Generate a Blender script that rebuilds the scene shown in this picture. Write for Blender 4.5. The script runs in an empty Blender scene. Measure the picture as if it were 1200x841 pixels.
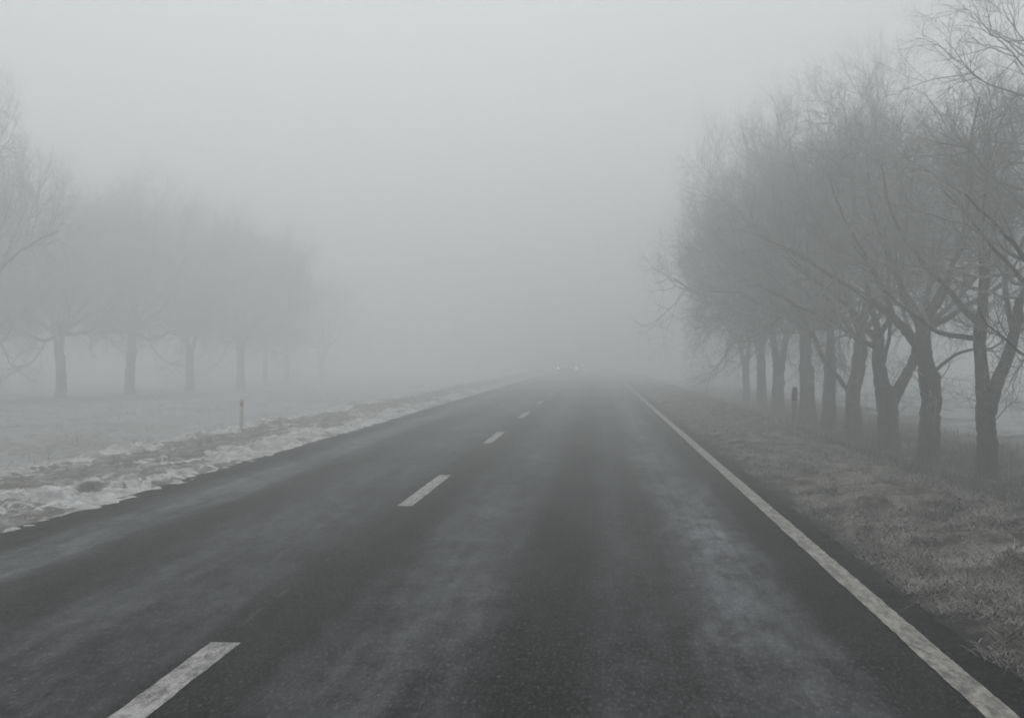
import bpy, math, random
import numpy as np

rng = np.random.default_rng(7)
random.seed(7)
scene = bpy.context.scene
col = scene.collection
R = math.radians

# ------------------------------------------------------------------ camera
F = 1500 / 1200                      # focal length over picture width
H = 1.44
YAW = math.atan(100 / 1500)          # the camera looks a little left of the road's direction
cam_d = bpy.data.cameras.new('camera')
cam_d.sensor_width = 36
cam_d.lens = 36 * F
cam_d.clip_start = 0.1
cam_d.clip_end = 3000
cam = bpy.data.objects.new('camera', cam_d)
cam.location = (0, 0, H)
cam.rotation_euler = (R(90), 0, YAW)
col.objects.link(cam)
scene.camera = cam
CS, SN = math.cos(YAW), math.sin(YAW)

# ------------------------------------------------------------------ helpers
def tag(o, label=None, cat=None, group=None, kind=None):
    if label: o['label'] = label
    if cat: o['category'] = cat
    if group: o['group'] = group
    if kind: o['kind'] = kind
    return o

def mesh_np(name, verts, faces, smooth=False):
    """verts (n,3); faces (m,k) with k constant"""
    me = bpy.data.meshes.new(name)
    verts = np.ascontiguousarray(verts, np.float32)
    faces = np.ascontiguousarray(faces, np.int32)
    k = faces.shape[1]
    me.vertices.add(len(verts))
    me.vertices.foreach_set('co', verts.ravel())
    me.loops.add(faces.size)
    me.loops.foreach_set('vertex_index', faces.ravel())
    me.polygons.add(len(faces))
    me.polygons.foreach_set('loop_start', np.arange(0, faces.size, k, dtype=np.int32))
    if smooth:
        me.polygons.foreach_set('use_smooth', np.ones(len(faces), bool))
    me.update(calc_edges=True)
    return me

def link(name, me, mat=None, parent=None):
    o = bpy.data.objects.new(name, me)
    col.objects.link(o)
    if mat and me: me.materials.append(mat)
    if parent: o.parent = parent
    return o

def empty(name, loc, rz=0):
    o = bpy.data.objects.new(name, None)
    o.empty_display_size = 0.2
    col.objects.link(o)
    o.location = loc
    o.rotation_euler = (0, 0, rz)
    return o

class MB:
    """collects polygons"""
    def __init__(s): s.v = []; s.f = []
    def add(s, vs, fs):
        b = len(s.v); s.v += [tuple(p) for p in vs]; s.f += [[i + b for i in f] for f in fs]
    def loft(s, rings, cap=True):
        b = len(s.v); k = len(rings[0])
        for r in rings: s.v += [tuple(p) for p in r]
        for i in range(len(rings) - 1):
            for j in range(k):
                a, c = b + i * k, b + (i + 1) * k
                s.f.append([a + j, a + (j + 1) % k, c + (j + 1) % k, c + j])
        if cap:
            s.f.append([b + j for j in range(k)][::-1])
            s.f.append([b + (len(rings) - 1) * k + j for j in range(k)])
    def box(s, c, d):
        x, y, z = c; a, b_, e = d[0] / 2, d[1] / 2, d[2] / 2
        s.loft([[(x - a, y - b_, z + q), (x + a, y - b_, z + q), (x + a, y + b_, z + q), (x - a, y + b_, z + q)] for q in (-e, e)])
    def cyl(s, c, axis, r, h, n=20, r2=None):
        r2 = r if r2 is None else r2
        rings = []
        for q, rr in ((-h / 2, r), (h / 2, r2)):
            ring = []
            for i in range(n):
                t = 2 * math.pi * i / n; u, w = rr * math.cos(t), rr * math.sin(t)
                p = {'x': (q, u, w), 'y': (u, q, w), 'z': (u, w, q)}[axis]
                ring.append((c[0] + p[0], c[1] + p[1], c[2] + p[2]))
            rings.append(ring)
        s.loft(rings)
    def build(s, name, mat, parent=None, bevel=0, smooth=False, sub=0):
        me = bpy.data.meshes.new(name)
        me.from_pydata(s.v, [], s.f); me.update()
        import bmesh
        bm = bmesh.new(); bm.from_mesh(me)
        bmesh.ops.recalc_face_normals(bm, faces=bm.faces)
        bm.to_mesh(me); bm.free()
        if smooth: me.polygons.foreach_set('use_smooth', np.ones(len(me.polygons), bool))
        o = link(name, me, mat, parent)
        if bevel:
            m = o.modifiers.new('bevel', 'BEVEL'); m.width = bevel; m.segments = 2; m.limit_method = 'ANGLE'
        if sub:
            m = o.modifiers.new('sub', 'SUBSURF'); m.levels = m.render_levels = sub
        return o

# value noise, vectorised
def vnoise(x, y, seed=0):
    xi = np.floor(x).astype(np.int64); yi = np.floor(y).astype(np.int64)
    xf = x - xi; yf = y - yi
    u = xf * xf * (3 - 2 * xf); v = yf * yf * (3 - 2 * yf)
    def h(a, b):
        n = (a * 374761393 + b * 668265263 + seed * 1442695041) & 0x7fffffff
        n = ((n ^ (n >> 13)) * 1274126177) & 0x7fffffff
        return ((n ^ (n >> 16)) & 0xffff) / 65535.0
    a = h(xi, yi); b = h(xi + 1, yi); c = h(xi, yi + 1); d = h(xi + 1, yi + 1)
    return (a * (1 - u) + b * u) * (1 - v) + (c * (1 - u) + d * u) * v - 0.5

def fbm(x, y, f, octv=4, seed=0, gain=0.5):
    s = 0; a = 1
    for i in range(octv):
        s = s + a * vnoise(x * f + 17.3 * i, y * f - 9.1 * i, seed + i); a *= gain; f *= 2.03
    return s

# ------------------------------------------------------------------ node helpers
def new_mat(name):
    m = bpy.data.materials.new(name); m.use_nodes = True
    nt = m.node_tree
    return m, nt, nt.nodes['Principled BSDF']

def N(nt, t, **kw):
    n = nt.nodes.new(t)
    for k, v in kw.items():
        if k in n.inputs and not hasattr(n, k): n.inputs[k].default_value = v
        else: setattr(n, k, v)
    return n

def noise(nt, vec, scale, detail=4, rough=0.55, dist=0):
    n = nt.nodes.new('ShaderNodeTexNoise')
    n.inputs['Scale'].default_value = scale; n.inputs['Detail'].default_value = detail
    n.inputs['Roughness'].default_value = rough; n.inputs['Distortion'].default_value = dist
    nt.links.new(vec, n.inputs['Vector'])
    return n.outputs['Fac']

def mapping(nt, vec, scale, loc=(0, 0, 0), rot=(0, 0, 0)):
    n = nt.nodes.new('ShaderNodeMapping')
    n.inputs['Scale'].default_value = scale; n.inputs['Location'].default_value = loc; n.inputs['Rotation'].default_value = rot
    nt.links.new(vec, n.inputs['Vector'])
    return n.outputs['Vector']

def ramp(nt, fac, stops, interp='LINEAR'):
    n = nt.nodes.new('ShaderNodeValToRGB')
    cr = n.color_ramp; cr.interpolation = interp
    while len(cr.elements) < len(stops): cr.elements.new(0.5)
    for e, (p, c) in zip(cr.elements, stops):
        e.position = p
        if not isinstance(c, tuple): c = (c, c, c)
        e.color = (*c, 1)
    nt.links.new(fac, n.inputs['Fac'])
    return n.outputs['Color']

def maprange(nt, v, a, b, c=0, d=1):
    n = nt.nodes.new('ShaderNodeMapRange')
    for i, q in zip((1, 2, 3, 4), (a, b, c, d)): n.inputs[i].default_value = q
    nt.links.new(v, n.inputs[0])
    return n.outputs[0]

def mth(nt, op, a, b):
    n = nt.nodes.new('ShaderNodeMath'); n.operation = op
    for i, q in enumerate((a, b)):
        if isinstance(q, (int, float)): n.inputs[i].default_value = q
        else: nt.links.new(q, n.inputs[i])
    return n.outputs[0]

def mix(nt, fac, a, b, mode='MIX'):
    n = nt.nodes.new('ShaderNodeMix'); n.data_type = 'RGBA'; n.blend_type = mode
    for i, q in ((0, fac), (6, a), (7, b)):
        if isinstance(q, (int, float)): n.inputs[i].default_value = q
        elif isinstance(q, tuple): n.inputs[i].default_value = (*q, 1)
        else: nt.links.new(q, n.inputs[i])
    return n.outputs[2]

def bump(nt, bsdf, h, strength, dist):
    n = nt.nodes.new('ShaderNodeBump'); n.inputs['Strength'].default_value = strength; n.inputs['Distance'].default_value = dist
    nt.links.new(h, n.inputs['Height']); nt.links.new(n.outputs[0], bsdf.inputs['Normal'])

def objco(nt):
    return nt.nodes.new('ShaderNodeTexCoord').outputs['Object']

def sepx(nt, vec):
    n = nt.nodes.new('ShaderNodeSeparateXYZ'); nt.links.new(vec, n.inputs[0]); return n.outputs

# ------------------------------------------------------------------ materials
def mat_asphalt():
    m, nt, b = new_mat('asphalt')
    co = objco(nt)
    s = sepx(nt, co)
    wob = noise(nt, mapping(nt, co, (0.5, 0.16, 1)), 1.0, 3)
    wob2 = noise(nt, mapping(nt, co, (2.2, 0.9, 1)), 1.0, 4, 0.6)
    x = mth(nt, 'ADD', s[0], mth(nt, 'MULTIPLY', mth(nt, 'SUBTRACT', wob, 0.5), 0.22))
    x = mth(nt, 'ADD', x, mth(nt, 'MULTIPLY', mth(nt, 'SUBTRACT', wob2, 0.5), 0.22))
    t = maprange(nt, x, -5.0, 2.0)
    def st(l): return [((p + 5) / 7, tuple(c * q for q in ((0.98, 1.0, 1.01) if c < .03 else (.93, 1.0, 1.06)))) for p, c in l]  # pale track stops tinted blue: damp sheen painted into the colour
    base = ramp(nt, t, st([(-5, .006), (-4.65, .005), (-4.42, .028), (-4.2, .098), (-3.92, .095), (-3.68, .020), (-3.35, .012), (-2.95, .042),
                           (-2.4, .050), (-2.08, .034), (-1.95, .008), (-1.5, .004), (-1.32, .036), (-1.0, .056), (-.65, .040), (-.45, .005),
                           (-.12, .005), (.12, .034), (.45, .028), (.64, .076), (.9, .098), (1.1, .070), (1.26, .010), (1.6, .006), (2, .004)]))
    # the seam at the centre: the left half was laid a little paler
    # blotches along the wheel tracks: dried salt, and wet sheen painted into the colour
    bl = noise(nt, mapping(nt, co, (1.5, 0.30, 1)), 1.0, 5, 0.62)
    base = mix(nt, 1.0, base, ramp(nt, bl, [(.32, .6), (.48, .92), (.6, 1.2), (.72, 1.5)]), 'MULTIPLY')
    st2 = noise(nt, mapping(nt, co, (1.6, 2.6, 1)), 1.0, 5, 0.65)          # crosswise scuffs
    base = mix(nt, 1.0, base, ramp(nt, st2, [(.35, .92), (.55, 1.0), (.66, 1.2), (.76, 1.7)]), 'MULTIPLY')
    bk = noise(nt, mapping(nt, co, (3.0, 1.0, 1)), 1.9, 7, .78)
    base = mix(nt, 1.0, base, ramp(nt, bk, [(.38, .5), (.46, .85), (.52, 1.12), (.60, 1.45)]), 'MULTIPLY')
    lg = noise(nt, mapping(nt, co, (7, .22, 1)), 1.0, 5, .65)              # wear running along the lane
    base = mix(nt, 1.0, base, ramp(nt, lg, [(.3, .6), (.5, 1.0), (.7, 1.5)]), 'MULTIPLY')
    md = noise(nt, mapping(nt, co, (1, .6, 1)), 7.0, 5, .7)
    base = mix(nt, 1.0, base, ramp(nt, md, [(.42, 0.0), (.56, .002), (.72, .016)]), 'ADD')
    gr = noise(nt, mapping(nt, co, (1, .28, 1)), 55, 4, .8)
    base = mix(nt, 1.0, base, ramp(nt, gr, [(.42, 0.0), (.51, .005), (.59, .034), (.67, .11)]), 'ADD')
    v = nt.nodes.new('ShaderNodeTexVoronoi'); v.inputs['Scale'].default_value = 1.6; nt.links.new(co, v.inputs['Vector'])
    spk = ramp(nt, v.outputs['Distance'], [(0.0, 1.0), (.035, 1.0), (.05, 0.0)])
    base = mix(nt, mth(nt, 'MULTIPLY', spk, .3), base, (.10, .10, .095))
    # thin joint between the two lanes
    jx = mth(nt, 'ADD', s[0], mth(nt, 'MULTIPLY', mth(nt, 'SUBTRACT', wob2, 0.5), 0.05))
    jd = mth(nt, 'ABSOLUTE', mth(nt, 'ADD', jx, 1.93), 0)
    jn = noise(nt, mapping(nt, co, (20, 3, 1)), 1.0, 3, .7)
    base = mix(nt, mth(nt, 'MULTIPLY', maprange(nt, jd, .02, .005), maprange(nt, jn, .5, .65)), base, (.09, .09, .087))
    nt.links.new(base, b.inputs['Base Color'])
    rr = ramp(nt, bl, [(.3, .72), (.5, .62), (.7, .5)])
    nt.links.new(rr, b.inputs['Roughness'])
    b.inputs['Specular IOR Level'].default_value = 0.02
    bump(nt, b, noise(nt, co, 120, 3, .7), .5, .006)
    return m

def mat_paint(c, wear):
    m, nt, b = new_mat('road_paint')
    co = objco(nt)
    a = noise(nt, mapping(nt, co, (16, 4.0, 1)), 1.0, 6, .75)
    f = noise(nt, co, 90, 3, .7)
    k = mth(nt, 'ADD', a, mth(nt, 'MULTIPLY', mth(nt, 'SUBTRACT', f, .5), .5))
    cc = ramp(nt, k, [(wear - .12, (.07, .07, .07)), (wear, tuple(q * .6 for q in c)), (wear + .1, c), (.8, tuple(q * 1.12 for q in c))])
    nt.links.new(cc, b.inputs['Base Color'])
    b.inputs['Roughness'].default_value = .7
    bump(nt, b, f, .3, .004)
    return m

def mat_ground():
    m, nt, b = new_mat('earth')
    co = objco(nt)
    s = sepx(nt, co)
    a = noise(nt, mapping(nt, co, (1, .55, 1)), 2.6, 6, .65)
    f = noise(nt, co, 38, 4, .7)
    dirt = ramp(nt, a, [(.36, (.018, .017, .015)), (.45, (.075, .07, .061)), (.54, (.17, .162, .145)), (.66, (.27, .26, .24))])
    dirt = mix(nt, 1.0, dirt, ramp(nt, f, [(.3, .45), (.5, 1.0), (.7, 1.45)]), 'MULTIPLY')
    straw = ramp(nt, f, [(.3, (.11, .107, .098)), (.5, (.19, .186, .172)), (.7, (.29, .285, .27))])
    fr = noise(nt, mapping(nt, co, (1, .6, 1), (3, 5, 0)), 5.0, 6, .7)
    straw = mix(nt, mth(nt, 'MULTIPLY', maprange(nt, fr, .47, .65), .65), straw, (.56, .57, .58))
    dirt = mix(nt, mth(nt, 'MULTIPLY', maprange(nt, s[0], -4.8, -5.2), .85), dirt, straw)
    # bare wet soil along the asphalt on the right
    w = noise(nt, mapping(nt, co, (1, .8, 1)), 3.0, 4, .6)
    ex = mth(nt, 'ADD', s[0], mth(nt, 'MULTIPLY', mth(nt, 'SUBTRACT', w, .5), .5))
    soil = mth(nt, 'MULTIPLY', maprange(nt, ex, 2.10, 1.92), maprange(nt, s[0], -1, 0))
    dirt = mix(nt, soil, dirt, mix(nt, 1.0, (.024, .024, .024), ramp(nt, f, [(.3, .6), (.7, 1.4)]), 'MULTIPLY'))
    # thin snow lying on the fields
    sn = noise(nt, mapping(nt, co, (.8, .5, 1)), .55, 6, .62)
    far = mth(nt, 'MAXIMUM', maprange(nt, s[0], 7.5, 10.5), mth(nt, 'MULTIPLY', maprange(nt, s[0], -8.0, -9.5), .4))
    snow = mth(nt, 'MULTIPLY', far, maprange(nt, sn, .40, .52))
    c = mix(nt, mth(nt, 'MULTIPLY', snow, .85), dirt, (.5, .52, .54))
    nt.links.new(c, b.inputs['Base Color'])
    b.inputs['Roughness'].default_value = .95
    b.inputs['Specular IOR Level'].default_value = .2
    bump(nt, b, f, .6, .03)
    return m

def mat_snow():
    m, nt, b = new_mat('dirty_snow')
    co = objco(nt)
    a = noise(nt, mapping(nt, co, (1.6, .7, 1)), 2.2, 6, .68)
    f = noise(nt, co, 45, 4, .7)
    c = ramp(nt, a, [(.32, (.30, .29, .28)), (.45, (.48, .48, .475)), (.58, (.64, .65, .66)), (.7, (.74, .75, .76))])
    c = mix(nt, 1.0, c, ramp(nt, f, [(.3, .7), (.5, 1.0), (.7, 1.2)]), 'MULTIPLY')
    g_ = noise(nt, mapping(nt, co, (1, .7, 1)), 9.0, 5, .7)
    c = mix(nt, mth(nt, 'MULTIPLY', maprange(nt, g_, .46, .66), .8), c, (.24, .23, .215))
    nt.links.new(c, b.inputs['Base Color'])
    b.inputs['Roughness'].default_value = .85
    bump(nt, b, f, .5, .02)
    return m

def mat_simple(name, c, rough=.8, var=0.0, scale=20, spec=.3):
    m, nt, b = new_mat(name)
    b.inputs['Roughness'].default_value = rough
    b.inputs['Specular IOR Level'].default_value = spec
    if var:
        co = objco(nt)
        n = noise(nt, co, scale, 5, .65)
        cc = ramp(nt, n, [(.3, tuple(q * (1 - var) for q in c)), (.7, tuple(q * (1 + var) for q in c))])
        nt.links.new(cc, b.inputs['Base Color'])
    else:
        b.inputs['Base Color'].default_value = (*c, 1)
    return m

def mat_grass(name, stops):
    m, nt, b = new_mat(name)
    co = objco(nt)
    n = noise(nt, co, 60, 2, .5)
    n2 = noise(nt, mapping(nt, co, (.8, 1.1, 1)), 3.2, 6, .68)
    k = mth(nt, 'ADD', mth(nt, 'MULTIPLY', n, .3), mth(nt, 'MULTIPLY', n2, .7))
    nt.links.new(ramp(nt, k, stops), b.inputs['Base Color'])
    b.inputs['Roughness'].default_value = .9
    b.inputs['Specular IOR Level'].default_value = .15
    return m

def mat_bark():
    m, nt, b = new_mat('bark')
    co = objco(nt)
    n = noise(nt, mapping(nt, co, (9, 9, 2.2)), 1.0, 6, .7)
    nt.links.new(ramp(nt, n, [(.3, (.022, .020, .018)), (.5, (.05, .046, .041)), (.7, (.10, .096, .086))]), b.inputs['Base Color'])
    b.inputs['Roughness'].default_value = .92
    b.inputs['Specular IOR Level'].default_value = .1
    bump(nt, b, n, .9, .05)
    return m

M = {
    'asphalt': mat_asphalt(), 'edge': mat_paint((.35, .345, .31), .50), 'dash': mat_paint((.42, .42, .41), .50),
    'ground': mat_ground(), 'snow': mat_snow(), 'bark': mat_bark(),
    'twig': mat_simple('rimed_twigs', (.29, .292, .29), .9, .35, 1.3),
    'grass': mat_grass('matted_grass', [(.36, (.03, .03, .028)), (.44, (.11, .108, .098)), (.52, (.22, .217, .205)), (.60, (.44, .437, .42)), (.7, (.54, .54, .535))]),
    'tall': mat_grass('tall_grass', [(.32, (.05, .048, .040)), (.5, (.11, .105, .09)), (.68, (.19, .182, .158))]),
}

# ------------------------------------------------------------------ the ground
PX = np.array([-400, -60, -22, -16, -12, -10.2, -9.2, -8.2, -7.55, -7.2, -6.6, -5.7, -5.15, -4.95, -4.8, 1.78, 1.86, 2.05, 2.5, 3.1, 3.6, 3.95, 4.5, 5.2, 6.1, 8, 14, 40, 400.])
PZ = np.array([-.5, -.5, -.5, -.5, -.6, -.66, -.62, -.35, -.06, .05, .03, .03, .02, -.01, -.10, -.10, -.012, .012, .03, .05, .04, -.03, -.28, -.46, -.47, -.46, -.42, -.4, -.4])

def height(x, y):
    z = np.interp(x, PX, PZ)
    off = np.clip(np.maximum(-4.97 - x, x - 1.82) / .3, 0, 1)       # nothing pushes up under the road
    wide = np.clip(np.maximum(-8 - x, x - 5) / 3, 0, 1)
    z = z + off * (.055 * fbm(x, y * .8, 1.1, 3, 3) + .075 * fbm(x, y * .8, 4.5, 5, 11, .6) + wide * .16 * fbm(x, y, .35, 3, 5))
    lump = np.clip(fbm(x, y * .8, 2.1, 3, 21) - .12, 0, 1)
    return z + off * .16 * lump

def axis(*spans):
    out = []
    for a, b, s in spans:
        n = max(1, int(round((b - a) / s))); out += list(a + (b - a) * np.arange(n) / n)
    out.append(spans[-1][1])
    return np.array(out)

def yaxis(y0, y1, k, lo, back):
    ys = [y0]
    while ys[-1] < y1: ys.append(ys[-1] + max(lo, k * ys[-1]))
    return np.concatenate([back, np.array(ys)])

def grid_faces(nx, ny):
    i = np.arange(nx - 1); j = np.arange(ny - 1)
    J, I = np.meshgrid(j, i, indexing='ij')
    a = (J * nx + I).ravel()
    return np.stack([a, a + 1, a + 1 + nx, a + nx], 1)

gx = axis((-420, -60, 24), (-60, -24, 3), (-24, -10, .4), (-10, -7.9, .1), (-7.9, -4.75, .035), (-4.75, 1.75, 1.3), (1.75, 4.3, .03), (4.3, 8, .08), (8, 24, .4), (24, 60, 3), (60, 420, 24))
gy = yaxis(4.0, 430, .0045, .025, np.linspace(-40, 3.9, 40))
X, Y = np.meshgrid(gx, gy)
verts = np.stack([X, Y, height(X, Y)], -1).reshape(-1, 3)
ground = link('ground', mesh_np('ground', verts, grid_faces(len(gx), len(gy)), True), M['ground'])
tag(ground, kind='structure')

# ------------------------------------------------------------------ road and its painted lines
def strip(name, x0, x1, y0, y1, z, mat, parent=None, step=.25, rag=.012, thick=0.0):
    """a flat sheet running along the road with slightly ragged edges"""
    ys = np.arange(y0, y1 + step * .5, step)
    n = len(ys)
    e0 = x0 + rag * 2 * fbm(ys * 0 + x0, ys, 5.0, 3, 31, .8); e1 = x1 + rag * 2 * fbm(ys * 0 + x1, ys, 5.0, 3, 37, .8)
    if thick:
        m = 15; u = np.linspace(0, 1, m)
        xs = e0[:, None] * (1 - u) + e1[:, None] * u
        top = np.stack([xs, np.repeat(ys[:, None], m, 1), xs * 0 + z], -1)
        lo = np.stack([e0 - thick * .4, ys, ys * 0 + z - thick], 1)[:, None]; ro = np.stack([e1 + thick * .4, ys, ys * 0 + z - thick], 1)[:, None]
        return link(name, mesh_np(name, np.concatenate([lo, top, ro], 1).reshape(-1, 3), grid_faces(m + 2, n)), mat, parent)
    P = np.stack([np.stack([e0, ys, ys * 0 + z], 1), np.stack([e1, ys, ys * 0 + z], 1)], 1).reshape(-1, 3)
    return link(name, mesh_np(name, P, grid_faces(2, n)), mat, parent)

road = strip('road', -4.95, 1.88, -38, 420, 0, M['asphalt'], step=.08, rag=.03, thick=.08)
tag(road, 'damp grey two lane asphalt road', kind='structure')
strip('edge_line', 1.555, 1.69, -38, 420, .005, M['edge'], road, .03, .004)
d = 3.05 - 9.37
for k in range(14):
    y = d + 9.37 * k
    strip('lane_dash', -1.955, -1.805, y, y + 3.33, .005, M['dash'], road, .03, .0035)

# ------------------------------------------------------------------ snow left on the left verge
sx = axis((-10.5, -8, .12), (-8, -4.5, .028))
sy = yaxis(6, 200, .0036, .03, np.array([-20.]))
X, Y = np.meshgrid(sx, sy)
depth = np.interp(X, [-10.5, -9.2, -8, -7.65, -7.35, -7.05, -6.8, -6.0, -5.55, -5.2, -5.0, -4.88, -4.8],
                  [.0, -.02, -.002, .03, .045, .015, -.02, -.016, .008, .014, .010, -.01, -.07])
z = height(X, Y) + depth + .045 * fbm(X, Y * .4, 2.4, 4, 51, .55) + .026 * fbm(X, Y * .7, 11.0, 4, 57, .7) - .004
verts = np.stack([X, Y, np.where(X > -4.97, np.interp(X, [-4.97, -4.85, -4.5], [0.006, -.014, -.05]) + .035 * fbm(X, Y * .7, 6.0, 4, 51, .6), z)], -1).reshape(-1, 3)
snow = link('snow', mesh_np('snow', verts, grid_faces(len(sx), len(sy)), True), M['snow'])
tag(snow, 'dirty crusted snow lying along the left verge', kind='stuff')

# ------------------------------------------------------------------ grass blades
def blades(name, n, xs, ys, hlo, hhi, lean, width, mat, label, dens=None, seed=1):
    g = np.random.default_rng(seed)
    u = g.random(n)
    y = ys[0] * (ys[1] / ys[0]) ** u                                # denser towards the camera
    x = xs[0] + (xs[1] - xs[0]) * g.random(n)
    if dens is not None:
        keep = g.random(n) < dens(x, y); x, y = x[keep], y[keep]; n = len(x)
    z = height(x, y) - .004
    L = hlo + (hhi - hlo) * g.random(n) ** 1.6
    az = g.random(n) * 2 * np.pi
    tilt = lean[0] + (lean[1] - lean[0]) * g.random(n)
    w = width * (.6 + .8 * g.random(n)) * np.clip(y / 14, 1, 4)
    dx, dy = np.cos(az), np.sin(az)
    px, py = -dy, dx
    B = np.stack([x, y, z], 1); side = np.stack([px, py, 0 * px], 1) * w[:, None] / 2
    def pt(t, tl): return B + np.stack([dx * np.sin(tl) * L * t, dy * np.sin(tl) * L * t, np.cos(tl) * L * t], 1)
    m = pt(.55, tilt * .75); t = pt(1.0, tilt)
    V = np.stack([B - side, B + side, m + side * .8, m - side * .8, t + side * .25, t - side * .25], 1).reshape(-1, 3)
    b = np.arange(n)[:, None] * 6
    Fc = np.concatenate([b + np.array([[0, 1, 2, 3]]), b + np.array([[3, 2, 4, 5]])])
    o = link(name, mesh_np(name, V, Fc), mat)
    return tag(o, label, kind='stuff')

def dens_matted(x, y):
    e = x + .3 * fbm(x, y, 1.6, 3, 61)
    return np.clip((e - 1.93) / .18, 0, 1) * np.clip(.42 + 1.6 * fbm(x, y * .8, 1.0, 3, 63), .06, 1)
blades('matted_grass', 250000, (1.8, 4.6), (4.6, 70), .04, .22, (1.22, 1.56), .005, M['grass'], 'short flattened dry grass covering the right verge', dens_matted, 1)
blades('tall_grass', 110000, (3.7, 9.5), (8, 80), .06, .26, (.2, 1.0), .006, M['tall'], 'taller dry grass in the dip below the right hand trees',
       lambda x, y: np.clip((x - 3.7) / .7, 0, 1) * np.clip((9.5 - x) / 2.5, 0, 1) * np.clip(.6 + 1.2 * fbm(x, y, .6, 3, 71), .1, 1), 2)
blades('verge_stubble', 60000, (-8.8, -5.1), (8, 80), .02, .07, (.9, 1.5), .006, M['tall'], 'thin dead stubble poking through the snow of the left verge',
       lambda x, y: np.clip(1 - np.abs(x + 6.4) / 1.2, .05, 1) * np.clip(.5 + 1.6 * fbm(x, y, 1.1, 3, 81), .05, 1), 3)
blades('field_grass', 5000, (-22, -7.6), (12, 90), .06, .26, (.2, .9), .008, M['tall'], 'sparse dead grass of the field beyond the left verge',
       lambda x, y: np.clip(.4 + 1.6 * fbm(x, y, .5, 3, 91), .05, 1), 4)

# ------------------------------------------------------------------ bare trees
def unit(v): return v / np.maximum(np.linalg.norm(v, axis=-1, keepdims=True), 1e-9)

def tubes(P, Rr, k):
    """P (N,S,3) centre lines, Rr (N,S) radii -> verts, quads"""
    Nn, S, _ = P.shape
    T = np.empty_like(P)
    T[:, 1:-1] = P[:, 2:] - P[:, :-2]; T[:, 0] = P[:, 1] - P[:, 0]; T[:, -1] = P[:, -1] - P[:, -2]
    T = unit(T)
    ax = np.abs(T).max(1).argmin(1)                                  # the axis the branch never runs along
    ref = np.broadcast_to(np.eye(3)[ax][:, None], T.shape)
    U = unit(np.cross(T, ref)); W = np.cross(T, U)
    a = 2 * np.pi * np.arange(k) / k
    V = P[:, :, None] + Rr[:, :, None, None] * (U[:, :, None] * np.cos(a)[:, None] + W[:, :, None] * np.sin(a)[:, None])
    b = (np.arange(Nn) * S * k)[:, None, None] + (np.arange(S - 1) * k)[None, :, None]
    j = np.arange(k); j2 = (j + 1) % k
    Q = np.stack([b + j, b + j2, b + j2 + k, b + j + k], -1).reshape(-1, 4)
    return V.reshape(-1, 3), Q

def cat_mesh(name, parts, smooth=True):
    vs, fs, o = [], [], 0
    for v, f in parts:
        vs.append(v); fs.append(f + o); o += len(v)
    return mesh_np(name, np.concatenate(vs), np.concatenate(fs), smooth)

def spawn(g, P, Rr, n, tr, ang, ln, S, wander, up, rk, rmax, taper=.25, jit=.35):
    Nn, Sp, _ = P.shape
    seg = np.linalg.norm(np.diff(P, axis=1), axis=2).sum(1)
    t = (tr[0] + (tr[1] - tr[0]) * g.random((Nn, n)) ** .75)
    q = t * (Sp - 1); i = np.minimum(q.astype(int), Sp - 2); f = (q - i)[..., None]
    r_ = np.arange(Nn)[:, None]
    A, B = P[r_, i], P[r_, i + 1]
    pos = (A * (1 - f) + B * f).reshape(-1, 3)
    tan = unit(B - A).reshape(-1, 3)
    pr = (Rr[r_, i] * (1 - f[..., 0]) + Rr[r_, i + 1] * f[..., 0]).ravel()
    rnd = unit(g.normal(size=tan.shape)); perp = unit(np.cross(tan, rnd))
    al = (ang[0] + (ang[1] - ang[0]) * g.random(len(tan)))[:, None]
    dr = unit(tan * np.cos(al) + perp * np.sin(al))
    L = (ln * (1 - jit + 2 * jit * g.random(len(tan)))) * (1.15 - .5 * t.ravel()) * np.repeat(np.clip(seg / seg.mean(), .5, 1.4), n)
    pts = [pos]; cur = dr
    for s in range(S):
        cur = unit(cur + wander * g.normal(size=cur.shape) + np.array([0, 0, up]))
        pts.append(pts[-1] + cur * (L / S)[:, None])
    C = np.stack(pts, 1)
    r0 = np.minimum(np.minimum(pr * .8, L * rk), rmax)
    rad = r0[:, None] * (1 - (1 - taper) * np.linspace(0, 1, S + 1)[None])
    return C, rad

def resample(pts, n):
    pts = np.array(pts, float)
    # Catmull-Rom through the given points
    p = np.concatenate([[2 * pts[0] - pts[1]], pts, [2 * pts[-1] - pts[-2]]])
    out = []
    for t in np.linspace(0, len(pts) - 1.0001, n):
        i = int(t); f = t - i
        a, b, c, d_ = p[i], p[i + 1], p[i + 2], p[i + 3]
        out.append(.5 * ((2 * b) + (-a + c) * f + (2 * a - 5 * b + 4 * c - d_) * f ** 2 + (-a + 3 * b - 3 * c + d_) * f ** 3))
    return np.array(out)

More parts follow.
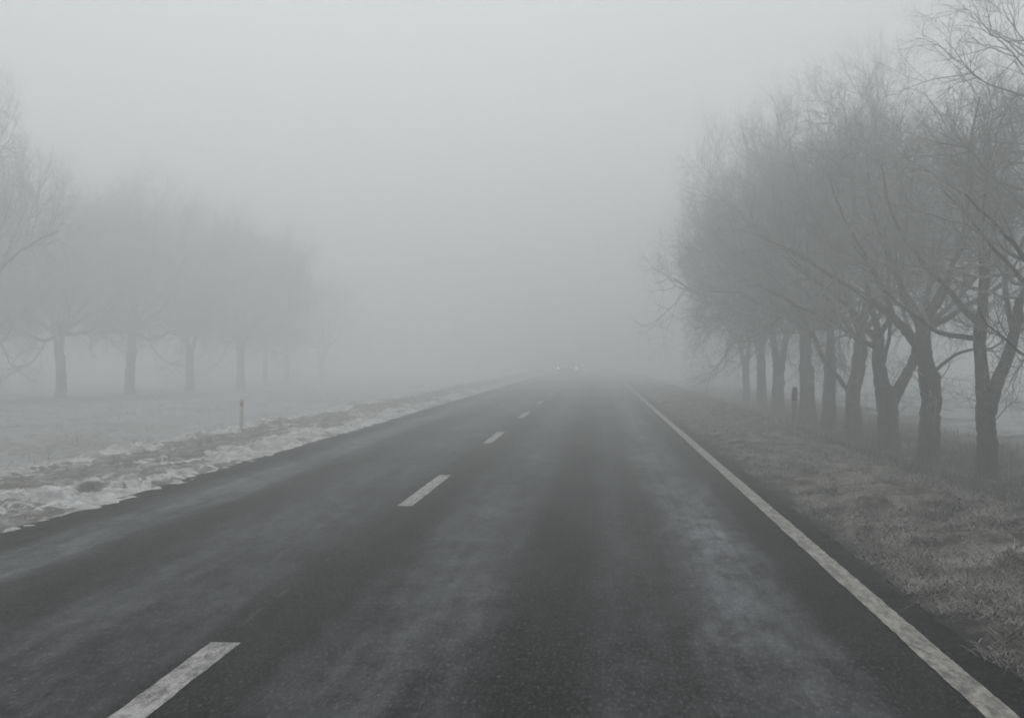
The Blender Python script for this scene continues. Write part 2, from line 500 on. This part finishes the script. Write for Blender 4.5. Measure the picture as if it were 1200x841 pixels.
def make_tree(seed, stems, limbs, dens=1.0, size=1.0, low=6, z0=2.0, top=8.0):
    """stems: [(points, r0, r1)] modelled trunk and main forks; limbs: [(points, r0, r1)] main branches.  Returns (trunk mesh, crown mesh)"""
    g = np.random.default_rng(seed)
    tp = []
    for pts, r0, r1, base in stems:
        n = 22
        c = resample(pts, n); c[1:-1] += g.normal(size=(n - 2, 3)) * r0 * .05
        t = np.linspace(0, 1, n)
        r = r0 + (r1 - r0) * t
        if base: r = r * (1 + .40 * np.exp(-t * 14) + .30 * np.exp(-t * 6)) * (1 + .10 * np.exp(-((t - .86) / .1) ** 2)) * np.sqrt(np.clip(1 - (np.clip(t - .84, 0, 1) / .165) ** 2, .01, 1))
        v, q = tubes(c[None], r[None], 16)
        vv = v.reshape(n, 16, 3)
        a = np.arange(16)
        lump = (1 + .10 * np.sin(a * 3 + seed)[None] * np.exp(-t * 3)[:, None] + .09 * fbm(a[None] * .55 + 0 * t[:, None] + seed * 7, t[:, None] * 9 + 0 * a[None], 1.0, 3, seed) * 2)
        ctr = vv.mean(1, keepdims=True)
        v = (ctr + (vv - ctr) * lump[..., None]).reshape(-1, 3)
        tp.append((v, q))
    Ps, Rs, lp = [], [], []
    for pts, r0, r1 in limbs:
        n = 14
        c = resample(pts, n); c[1:] += np.cumsum(g.normal(size=(n - 1, 3)) * .022, 0)
        r = r0 + (r1 - r0) * np.linspace(0, 1, n) ** .8
        Ps.append(c); Rs.append(r)
    P, Rr = np.array(Ps), np.array(Rs)
    v, q = tubes(P, Rr, 8); tp.append((v, q))
    cp = []
    k = lambda n: max(1, int(round(n * dens * .9)))
    P2, R2 = spawn(g, P, Rr, 10, (.22, 1), (.45, 1.1), 1.55 * size, 8, .20, .05, .022, .04, .2)
    cp.append(tubes(P2, R2, 5))
    P3, R3 = spawn(g, P2, R2, 8, (.15, 1), (.4, 1.1), .80 * size, 5, .22, .035, .014, .013, .3)
    cp.append(tubes(P3, R3, 4))
    P4, R4 = spawn(g, P3, R3, k(6.2), (.12, 1), (.4, 1.1), .42 * size, 3, .24, .03, .012, .0058, .45)
    cp.append(tubes(P4, R4, 3))
    P5, R5 = spawn(g, P4, R4, k(3), (.15, 1), (.4, 1.1), .21 * size, 2, .22, .03, .014, .0036, .55)
    cp.append(tubes(P5, R5, 3))
    # water shoots on the trunk
    if low:
        c0 = resample(stems[0][0], 22)[None]; r0 = np.full((1, 22), stems[0][1])
        A, B = spawn(g, c0, r0, low, (.45, 1), (.9, 1.5), .95, 6, .22, .03, .016, .016, .25)
        cp.append(tubes(A, B, 5))
        A2, B2 = spawn(g, A, B, 7, (.25, 1), (.4, 1.0), .42, 4, .24, .02, .012, .007, .4)
        cp.append(tubes(A2, B2, 3))
        A3, B3 = spawn(g, A2, B2, 4, (.2, 1), (.4, 1.0), .22, 2, .24, .02, .014, .004, .5)
        cp.append(tubes(A3, B3, 3))
    allz = np.concatenate([v[:, 2] for v, f in cp])
    zk = (top - z0) / (np.percentile(allz, 99.7) - z0)
    def rise(ps):                       # brings the crown to the tree's real height
        for v, f in ps: v[:, 2] += np.maximum(v[:, 2] - z0, 0) * (zk - 1)
        return ps
    return cat_mesh('trunk', rise(tp)), cat_mesh('crown', rise(cp), False)

def auto_limbs(g, fork, n, length, spread, r0, az0=0, droop=.0):
    out = []
    for i in range(n):
        az = az0 + 2 * math.pi * (i + .3 * g.random()) / n
        el = spread[0] + (spread[1] - spread[0]) * ((i * 0.618) % 1)
        L = length * (.8 + .4 * g.random())
        p = np.array(fork[i % len(fork)], float); pts = [p]
        dv = np.array([math.cos(az) * math.cos(el), math.sin(az) * math.cos(el), math.sin(el)])
        for s in range(4):
            dv = unit(dv + g.normal(size=3) * .2 + np.array([0, 0, .08 - droop * s * .05]))
            p = p + dv * L / 4; pts.append(p)
        out.append((pts, r0 * (.75 + .4 * g.random()), r0 * .18))
    return out

def generic(seed, rt, ht, lean, n, length, spread, dens=1.0, size=1.0, low=5, top_z=9.0):
    g = np.random.default_rng(seed)
    top = np.array([lean[0], lean[1], ht])
    stem = [(-.0, 0, -.25), (lean[0] * .15, lean[1] * .1, ht * .35), (lean[0] * .55, lean[1] * .5, ht * .7), tuple(top)]
    side = g.random() * 6.28
    t2 = top + np.array([.28 * math.cos(side), .28 * math.sin(side), .55]); t3 = top + np.array([-.34 * math.cos(side), -.34 * math.sin(side), .5])
    stems = [(stem, rt, rt * .86, True), ([top - (0, 0, .5), (top + t2) / 2 - (0, 0, .12), t2], rt * .74, rt * .45, False), ([top - (0, 0, .5), (top + t3) / 2 - (0, 0, .12), t3], rt * .72, rt * .4, False)]
    limbs = auto_limbs(g, [t2, t3], n, length, spread, rt * .40, g.random() * 6)
    return make_tree(seed, stems, limbs, dens, size, low, ht, top_z)

Tm = {}
# nearest fully visible tree: slim trunk, narrow V fork, right limb leaning out
Tm['vfork'] = make_tree(101,
    [([(0, 0, -.3), (.02, 0, .5), (-.02, 0, 1.0), (.02, 0, 1.45)], .145, .150, True),
     ([(.0, 0, 1.0), (-.06, .02, 1.6), (-.09, .05, 2.3), (-.02, .0, 2.9)], .12, .075, False),
     ([(.03, 0, 1.05), (.16, -.03, 1.55), (.40, -.05, 2.2), (.52, .02, 2.75)], .115, .07, False)],
    [([(-.06, .03, 2.4), (-.7, .1, 3.0), (-1.2, .4, 3.8), (-1.4, .5, 4.7)], .06, .012),
     ([(-.02, 0, 2.9), (.1, .3, 3.7), (-.1, .5, 4.6), (.05, .4, 5.6)], .07, .012),
     ([(.5, .0, 2.7), (.9, -.3, 3.5), (1.0, -.4, 4.4), (1.3, -.3, 5.3)], .065, .012),
     ([(.45, 0, 2.4), (1.2, .2, 2.8), (1.9, .2, 3.4), (2.5, .3, 4.1)], .055, .01),
     ([(-.05, 0, 2.2), (-.3, -.7, 2.8), (-.5, -1.3, 3.5), (-.6, -1.7, 4.3)], .05, .01),
     ([(.4, 0, 2.3), (.5, .8, 3.0), (.7, 1.5, 3.7), (.6, 2.0, 4.5)], .05, .01),
     ([(-.1, 0, 2.2), (-.9, -.2, 2.4), (-1.6, -.1, 2.9), (-2.2, .1, 3.6)], .045, .009)], 1.0, .95, 7, 2.0, 7.1)
# bulging trunk swinging left, high fork, broad limbs
Tm['swing'] = make_tree(102,
    [([(.02, 0, -.3), (.02, 0, .6), (.07, 0, 1.25), (-.02, 0, 1.75)], .185, .185, True),
     ([(.05, 0, 1.2), (-.05, 0, 1.9), (-.12, 0, 2.6)], .17, .13, False),
     ([(-.05, 0, 1.9), (-.35, .05, 2.35), (-.75, .1, 2.75)], .10, .075, False)],
    [([(-.7, .1, 2.7), (-1.4, .2, 3.2), (-2.2, .1, 3.7), (-3.0, -.1, 4.2)], .07, .012),
     ([(-.12, 0, 2.5), (-.5, .1, 3.4), (-.9, .3, 4.5), (-1.0, .4, 5.7)], .08, .012),
     ([(-.1, 0, 2.5), (.4, .1, 3.3), (.7, -.1, 4.3), (.8, -.2, 5.5)], .08, .012),
     ([(-.1, 0, 2.4), (.7, .1, 2.8), (1.5, .2, 3.3), (2.3, .1, 4.0)], .065, .011),
     ([(-.1, 0, 2.4), (.1, -.9, 2.9), (.2, -1.7, 3.6), (.4, -2.4, 4.3)], .06, .01),
     ([(-.1, 0, 2.4), (-.2, .9, 3.0), (.0, 1.8, 3.7), (.1, 2.5, 4.5)], .06, .01),
     ([(-.6, .1, 2.6), (-1.0, -.4, 3.4), (-1.6, -.7, 4.3), (-2.0, -.9, 5.2)], .055, .01),
     ([(.05, 0, 1.6), (.5, -.1, 2.0), (1.1, -.2, 2.2), (1.7, -.2, 2.7)], .04, .008)], 1.0, 1.05, 9, 2.0, 7.2)
# thickest trunk: wide fork, stout arm to the right
Tm['stout'] = make_tree(103,
    [([(0, 0, -.3), (.0, 0, .5), (-.02, 0, 1.1), (.0, 0, 1.55)], .205, .225, True),
     ([(-.04, 0, 1.0), (-.15, 0, 1.7), (-.22, 0, 2.6)], .19, .12, False),
     ([(.04, 0, 1.05), (.32, 0, 1.65), (.56, .02, 2.15), (.72, .05, 2.75)], .13, .085, False)],
    [([(-.2, 0, 2.4), (-.9, .1, 3.1), (-1.7, .1, 3.7), (-2.5, .2, 4.3)], .07, .012),
     ([(-.22, 0, 2.6), (-.4, .2, 3.6), (-.5, .3, 4.4), (-.7, .4, 5.3)], .08, .012),
     ([(.7, .05, 2.7), (1.0, .2, 3.6), (1.1, .0, 4.3), (1.3, -.1, 5.1)], .075, .012),
     ([(.7, .05, 2.6), (1.4, .1, 3.1), (2.1, .2, 3.7), (2.7, .2, 4.4)], .06, .011),
     ([(-.2, 0, 2.4), (-.2, -.9, 3.0), (-.4, -1.7, 3.7), (-.5, -2.3, 4.5)], .06, .01),
     ([(.6, 0, 2.4), (.5, .9, 3.0), (.6, 1.7, 3.8), (.5, 2.4, 4.7)], .06, .01),
     ([(-.2, 0, 2.3), (-.9, -.3, 2.6), (-1.8, -.4, 3.0), (-2.7, -.3, 3.4)], .055, .01),
     ([(-.12, 0, 1.7), (.0, -.3, 2.6), (.1, -.6, 3.8), (.1, -.9, 4.9)], .06, .01)], 1.0, 1.05, 5, 2.0, 7.6)
# leans right, with a low branch running out to the left
Tm['leaner'] = make_tree(104,
    [([(-.05, 0, -.3), (-.04, 0, .5), (-.08, 0, 1.0), (.06, 0, 1.7), (.14, 0, 2.5)], .195, .145, True),
     ([(-.08, 0, 1.0), (-.38, .0, 1.45), (-.72, .05, 1.9), (-1.0, .05, 2.4)], .06, .045, False)],
    [([(-1.0, .05, 2.3), (-1.5, .1, 2.9), (-2.2, .2, 3.5), (-2.9, .2, 4.0)], .045, .01),
     ([(.1, 0, 2.4), (-.4, .1, 3.3), (-.8, .2, 4.1), (-1.1, .4, 4.9)], .08, .012),
     ([(.14, 0, 2.5), (.4, .1, 3.5), (.4, .1, 4.3), (.6, .0, 5.1)], .08, .012),
     ([(.14, 0, 2.4), (.9, .1, 3.0), (1.6, .2, 3.7), (2.3, .2, 4.5)], .065, .011),
     ([(.1, 0, 2.3), (.2, -.9, 3.0), (.3, -1.7, 3.8), (.3, -2.4, 4.6)], .06, .01),
     ([(.1, 0, 2.3), (.1, .9, 3.0), (.0, 1.8, 3.8), (.1, 2.5, 4.6)], .06, .01),
     ([(.1, 0, 2.2), (-.7, -.3, 2.9), (-1.5, -.5, 3.5), (-2.4, -.5, 3.9)], .06, .01)], 1.0, 1.1, 4, 2.0, 8.4)
Tm['slim'] = generic(105, .17, 2.0, (.05, 0), 11, 3.6, (.1, 1.2), 1.0, 1.15, 3, 9.6)
Tm['broad'] = generic(106, .22, 1.8, (-.06, .05), 12, 3.8, (.05, 1.15), 1.0, 1.2, 3, 9.7)
Tm['tall'] = generic(107, .24, 2.4, (.08, 0), 12, 4.2, (.1, 1.25), 1.1, 1.25, 3, 10.0)
Tm['field'] = generic(108, .22, 2.2, (-.1, 0), 14, 4.0, (.0, 1.2), 1.9, 1.4, 4, 10.3)

def hz(x, y): return float(height(np.array([x]), np.array([y]))[0])

def place(px, dist, lat, kind, label, group, rz=0, sc=1.0, zs=1.0):
    """dist = distance ahead of the lens; lat = metres right of the lens' path along the road"""
    y = (dist + lat * SN) / CS
    o = empty('bare_tree', (lat, y, hz(lat, y)), rz)
    o.scale = (sc, sc, sc * zs)
    tr, cr = Tm[kind]
    for nm, me, mt in (('trunk', tr, M['bark']), ('crown', cr, M['twig'])):
        if not me.materials: me.materials.append(mt)
        c = bpy.data.objects.new(nm, me); col.objects.link(c); c.parent = o
    return tag(o, label, 'tree', group)

RG = 'bare trees lining the right side of the road'
RT = [  # picture column of the trunk, kind, turn, scale, stretch, label
    (1285, 'swing', 3.7, .95, 1.0, 'bare tree cut off by the right border, only its twigs and top in view'),
    (1155, 'vfork', 0, 1.0, 1.0, 'bare tree with slim trunk and low narrow fork, rightmost trunk standing in the dip'),
    (1087, 'swing', 0, 1.0, 1.0, 'bare tree with a bulge halfway up its trunk, second trunk from the right'),
    (1040, 'stout', 0, 1.0, .92, 'bare tree with the thickest trunk, a wide fork and one stout arm to the right'),
    (1002, 'leaner', 0, 1.0, 1.0, 'bare leaning tree with a thin low branch going left, just left of the stoutest trunk'),
    (971, 'slim', .5, 1.03, 1.0, 'bare tree with a slim straight trunk, second trunk left of the stoutest one'),
    (946, 'broad', 1.3, 1.02, 1.0, 'bare hazy tree with broad trunk, nearest trunk to the right of the roadside post'),
    (911, 'broad', 2.6, .95, 1.14, 'bare pale grey tree in the fog, its trunk directly behind the roadside post'),
    (893, 'slim', 3.9, .86, 1.2, 'faint bare tree in thick fog, first trunk left of the roadside post'),
]
for px, kd, rz, sc, zs, lb in RT:
    lat = 6.1
    place(px, lat * 1500 / (px - 700), lat, kd, lb, RG, rz, sc, zs)
kinds = ['slim', 'broad', 'slim', 'broad', 'tall', 'broad', 'slim', 'tall', 'leaner', 'broad']
for i in range(2):
    dist = 50 + 4.6 * i + rng.uniform(-.5, .5)
    place(0, dist, 6.1 + rng.uniform(-.3, .3), kinds[i], 'bare tree far along the right hand row, dissolving in fog', 'far trees of the right row lost in fog', rng.uniform(0, 6.28), rng.uniform(.68, .74), 1.4)

LG = 'bare trees in the field left of the road'
LT = [
    (-38, 40, 'tall', .7, .62, 'bare tree at the left border, twigs the sharpest on that side'),
    (-20, 56, 'field', 2.0, 1.08, 'bare tree behind the tall one at the left border'),
    (72, 62, 'field', 0.4, 1.12, 'foggy bare tree, left one of the two trunks visible in the left field'),
    (152, 68, 'field', 3.2, 1.2, 'paler foggy bare tree, right one of two trunks seen in the left field'),
    (222, 76, 'field', 4.6, 1.15, 'faint bare tree just right of the two visible trunks in the left field'),
    (282, 80, 'field', 5.0, 1.15, 'very faint bare tree above the left verge post'),
]
for px, dist, kd, rz, sc, lb in LT:
    xc = (px - 600) / 1500 * dist
    lat = xc * CS - dist * SN; y = xc * SN + dist * CS
    o = empty('bare_tree', (lat, y, hz(lat, y)), rz); o.scale = (sc, sc, sc * (1.88 if sc < .9 else 1.0))
    for nm, me, mt in (('trunk', Tm[kd][0], M['bark']), ('crown', Tm[kd][1], M['twig'])):
        if not me.materials: me.materials.append(mt)
        c = bpy.data.objects.new(nm, me); col.objects.link(c); c.parent = o
    tag(o, lb, 'tree', LG)
for i in range(3):
    dist = 98 + 9 * i
    place(0, dist, -26 + rng.uniform(-1, 1) + .5 * i, ['field', 'tall', 'broad'][i % 3], 'bare tree deep in the left field, almost dissolved in fog', 'far trees of the left field lost in fog', rng.uniform(0, 6.28), rng.uniform(.85, 1.1))

# ------------------------------------------------------------------ roadside marker posts
post_w = mat_simple('weathered_plastic', (.30, .29, .27), .6, .3, 14)
post_p = mat_simple('pale_plastic', (.62, .60, .56), .6, .2, 14)
post_b = mat_simple('black_band', (.02, .02, .02), .6, .2, 20)
refl = mat_simple('reflector', (.16, .045, .03), .25, .15, 60, .6)
def section(w, dp, x, y, z, n=14):
    out = []
    for i in range(n):
        t = 2 * math.pi * i / n
        c, s_ = math.cos(t), math.sin(t)
        out.append((x + w / 2 * math.copysign(abs(c) ** .6, c), y + dp / 2 * math.copysign(abs(s_) ** .6, s_), z))
    return out
def post(x, y, label, body, lean, head, hgt, wid):
    o = empty('marker_post', (x, y, hz(x, y)), 0); o.rotation_euler = (lean[0], lean[1], .1)
    b = MB(); b.loft([section(wid, .07, 0, 0, z) for z in (-.2, 0, hgt * .35, hgt * .69)]); b.build('post_body', body, o, smooth=False)
    h = MB(); h.loft([section(wid * k, .075 * k, 0, 0, hgt * .69 + z) for z, k in ((0.001, 1.07), (hgt * .17, 1.07), (hgt * .25, 1.0))]); h.build('black_band', head, o)
    c = MB(); c.loft([section(wid * k, .07 * k, 0, 0, hgt * .94 + z) for z, k in ((.001, .98), (hgt * .035, .85), (hgt * .06, .5))]); c.build('post_cap', body if head is not post_b else post_b, o)
    r_ = MB(); r_.box((0, -.042, hgt * .80), (wid * .42, .012, hgt * .13)); r_.build('reflector', refl, o, bevel=.003)
    return tag(o, label, 'marker post', 'roadside marker posts')
post(4.0, 26.6, 'dark topped roadside marker post leaning slightly in the grass of the right verge', post_w, (0, R(3), 0), post_b, .90, .11)
post(-7.05, 25.0, 'pale brownish marker post hardly showing in the fog on the snowy left verge', post_p, (0, R(1), 0), post_p, .58, .075)

# ------------------------------------------------------------------ oncoming car with its lights on
def make_car(x, y):
    o = empty('oncoming_car', (x, y, 0), 0)                           # its nose points to the camera (-y)
    paint = mat_simple('silver_paint', (.36, .37, .38), .35, 0, 1, .5)
    glass = mat_simple('car_glass', (.16, .17, .18), .08, 0, 1, .8)  # grey base colour stands in for the overcast sky's reflection
    rub = mat_simple('rubber', (.02, .02, .02), .85)
    dark = mat_simple('dark_plastic', (.03, .03, .03), .6)
    rim = mat_simple('rim_metal', (.35, .35, .36), .35)
    b = MB()
    # half widths and heights along the car
    prof = [(-2.12, .62, .34, .62), (-2.02, .78, .26, .70), (-1.6, .86, .22, .80), (-.9, .89, .22, .90), (0, .90, .22, .93), (1.2, .90, .22, .94), (1.8, .86, .24, .93), (2.1, .74, .32, .84)]
    rings = []
    for py, w, z0, z1 in prof:
        zm = z0 + (z1 - z0) * .6
        rings.append([(-w * .88, py, z0), (w * .88, py, z0), (w, py, z0 + .14), (w, py, zm), (w * .86, py, z1), (-w * .86, py, z1), (-w, py, zm), (-w, py, z0 + .14)])
    b.loft(rings); b.build('body', paint, o, bevel=.05, smooth=True)
    r_ = MB()
    r_.loft([[(-.58, py0, z), (.58, py0, z), (.58, py1, z), (-.58, py1, z)] for py0, py1, z in ((-.32, 1.25, 1.38), (-.18, 1.1, 1.45))]); r_.build('roof', paint, o, bevel=.03)
    g = MB()
    g.loft([[(-.78, -1.02, .9), (.78, -1.02, .9), (.78, 1.78, .92), (-.78, 1.78, .92)], [(-.6, -.3, 1.385), (.6, -.3, 1.385), (.6, 1.28, 1.385), (-.6, 1.28, 1.385)]]); g.build('cabin_glass', glass, o, bevel=.02)
    em = bpy.data.materials.new('headlight_glow'); em.use_nodes = True
    pb = em.node_tree.nodes['Principled BSDF']
    pb.inputs['Base Color'].default_value = (.8, .8, .8, 1)
    pb.inputs['Emission Color'].default_value = (1, .98, .94, 1); pb.inputs['Emission Strength'].default_value = HEAD
    for s in (-1, 1):
        h = MB(); h.cyl((s * .75, -2.07, .66), 'y', .085, .12, 20, .095); h.build('headlight', em, o)
        m_ = MB(); m_.box((s * .98, -.72, .98), (.2, .1, .13)); m_.build('mirror', paint, o, bevel=.03)
        for py in (-1.32, 1.32):
            w = MB(); w.cyl((s * .80, py, .32), 'x', .32, .2, 28); wo = w.build('wheel', rub, o, bevel=.03)
            q = MB(); q.cyl((s * .905, py, .32), 'x', .20, .02, 20); q.build('rim', rim, wo)
    gr = MB(); gr.box((0, -2.125, .56), (.86, .04, .14)); gr.build('grille', dark, o, bevel=.01)
    bp = MB(); bp.box((0, -2.11, .36), (1.1, .06, .1)); bp.build('air_intake', dark, o, bevel=.01)
    np_ = MB(); np_.box((0, -2.155, .46), (.5, .014, .1)); np_.build('number_plate', mat_simple('plate', (.7, .7, .68), .5), o, bevel=.004)
    return tag(o, 'oncoming car in the left lane, only its two lit headlights showing through the fog', 'car')
HEAD = 5.0
make_car(-2.52, 110)

# ------------------------------------------------------------------ fog, sky, sun
vm = bpy.data.materials.new('haze'); vm.use_nodes = True
nt = vm.node_tree; nt.nodes.clear()
out = nt.nodes.new('ShaderNodeOutputMaterial'); pv = nt.nodes.new('ShaderNodeVolumePrincipled')
pv.inputs['Color'].default_value = (.965, .988, .990, 1)
pv.inputs['Density'].default_value = .0268
pv.inputs['Anisotropy'].default_value = .70
nt.links.new(pv.outputs[0], out.inputs['Volume'])
hb = MB(); hb.box((0, 205, 5.8), (880, 510, 15.6)); haze = hb.build('haze', vm)
tag(haze, 'thick grey fog filling the whole place', kind='stuff')

world = bpy.data.worlds.new('World'); scene.world = world; world.use_nodes = True
wt = world.node_tree
bg = wt.nodes['Background']
sky = wt.nodes.new('ShaderNodeTexSky'); sky.sky_type = 'NISHITA'; sky.sun_disc = False
SE, SA = 60, -9                      # sun height; degrees clockwise from the road's direction
sky.sun_elevation = R(SE); sky.sun_rotation = R(SA)
sky.air_density = 1.0; sky.dust_density = 2.0; sky.ozone_density = 1.0
hs = wt.nodes.new('ShaderNodeHueSaturation'); hs.inputs['Saturation'].default_value = .06
wt.links.new(sky.outputs[0], hs.inputs['Color']); wt.links.new(hs.outputs[0], bg.inputs['Color'])
bg.inputs['Strength'].default_value = .10

sd = bpy.data.lights.new('sun', 'SUN'); sd.energy = 1.0; sd.angle = R(40); sd.color = (1, .985, .96)
so = bpy.data.objects.new('sun', sd); col.objects.link(so)
so.rotation_euler = (R(90 - SE), 0, R(180 - SA))

scene.view_settings.view_transform = 'Standard'
scene.view_settings.look = 'None'
scene.view_settings.exposure = 0.05
scene.view_settings.gamma = 1
scene.view_settings.use_curve_mapping = False
cy = scene.cycles
cy.max_bounces = 12; cy.volume_bounces = 6; cy.diffuse_bounces = 3
cy.use_denoising = True
cy.use_adaptive_sampling = True
cy.adaptive_threshold = .006
cy.pixel_filter_type = 'BLACKMAN_HARRIS'
cy.filter_width = 1.8
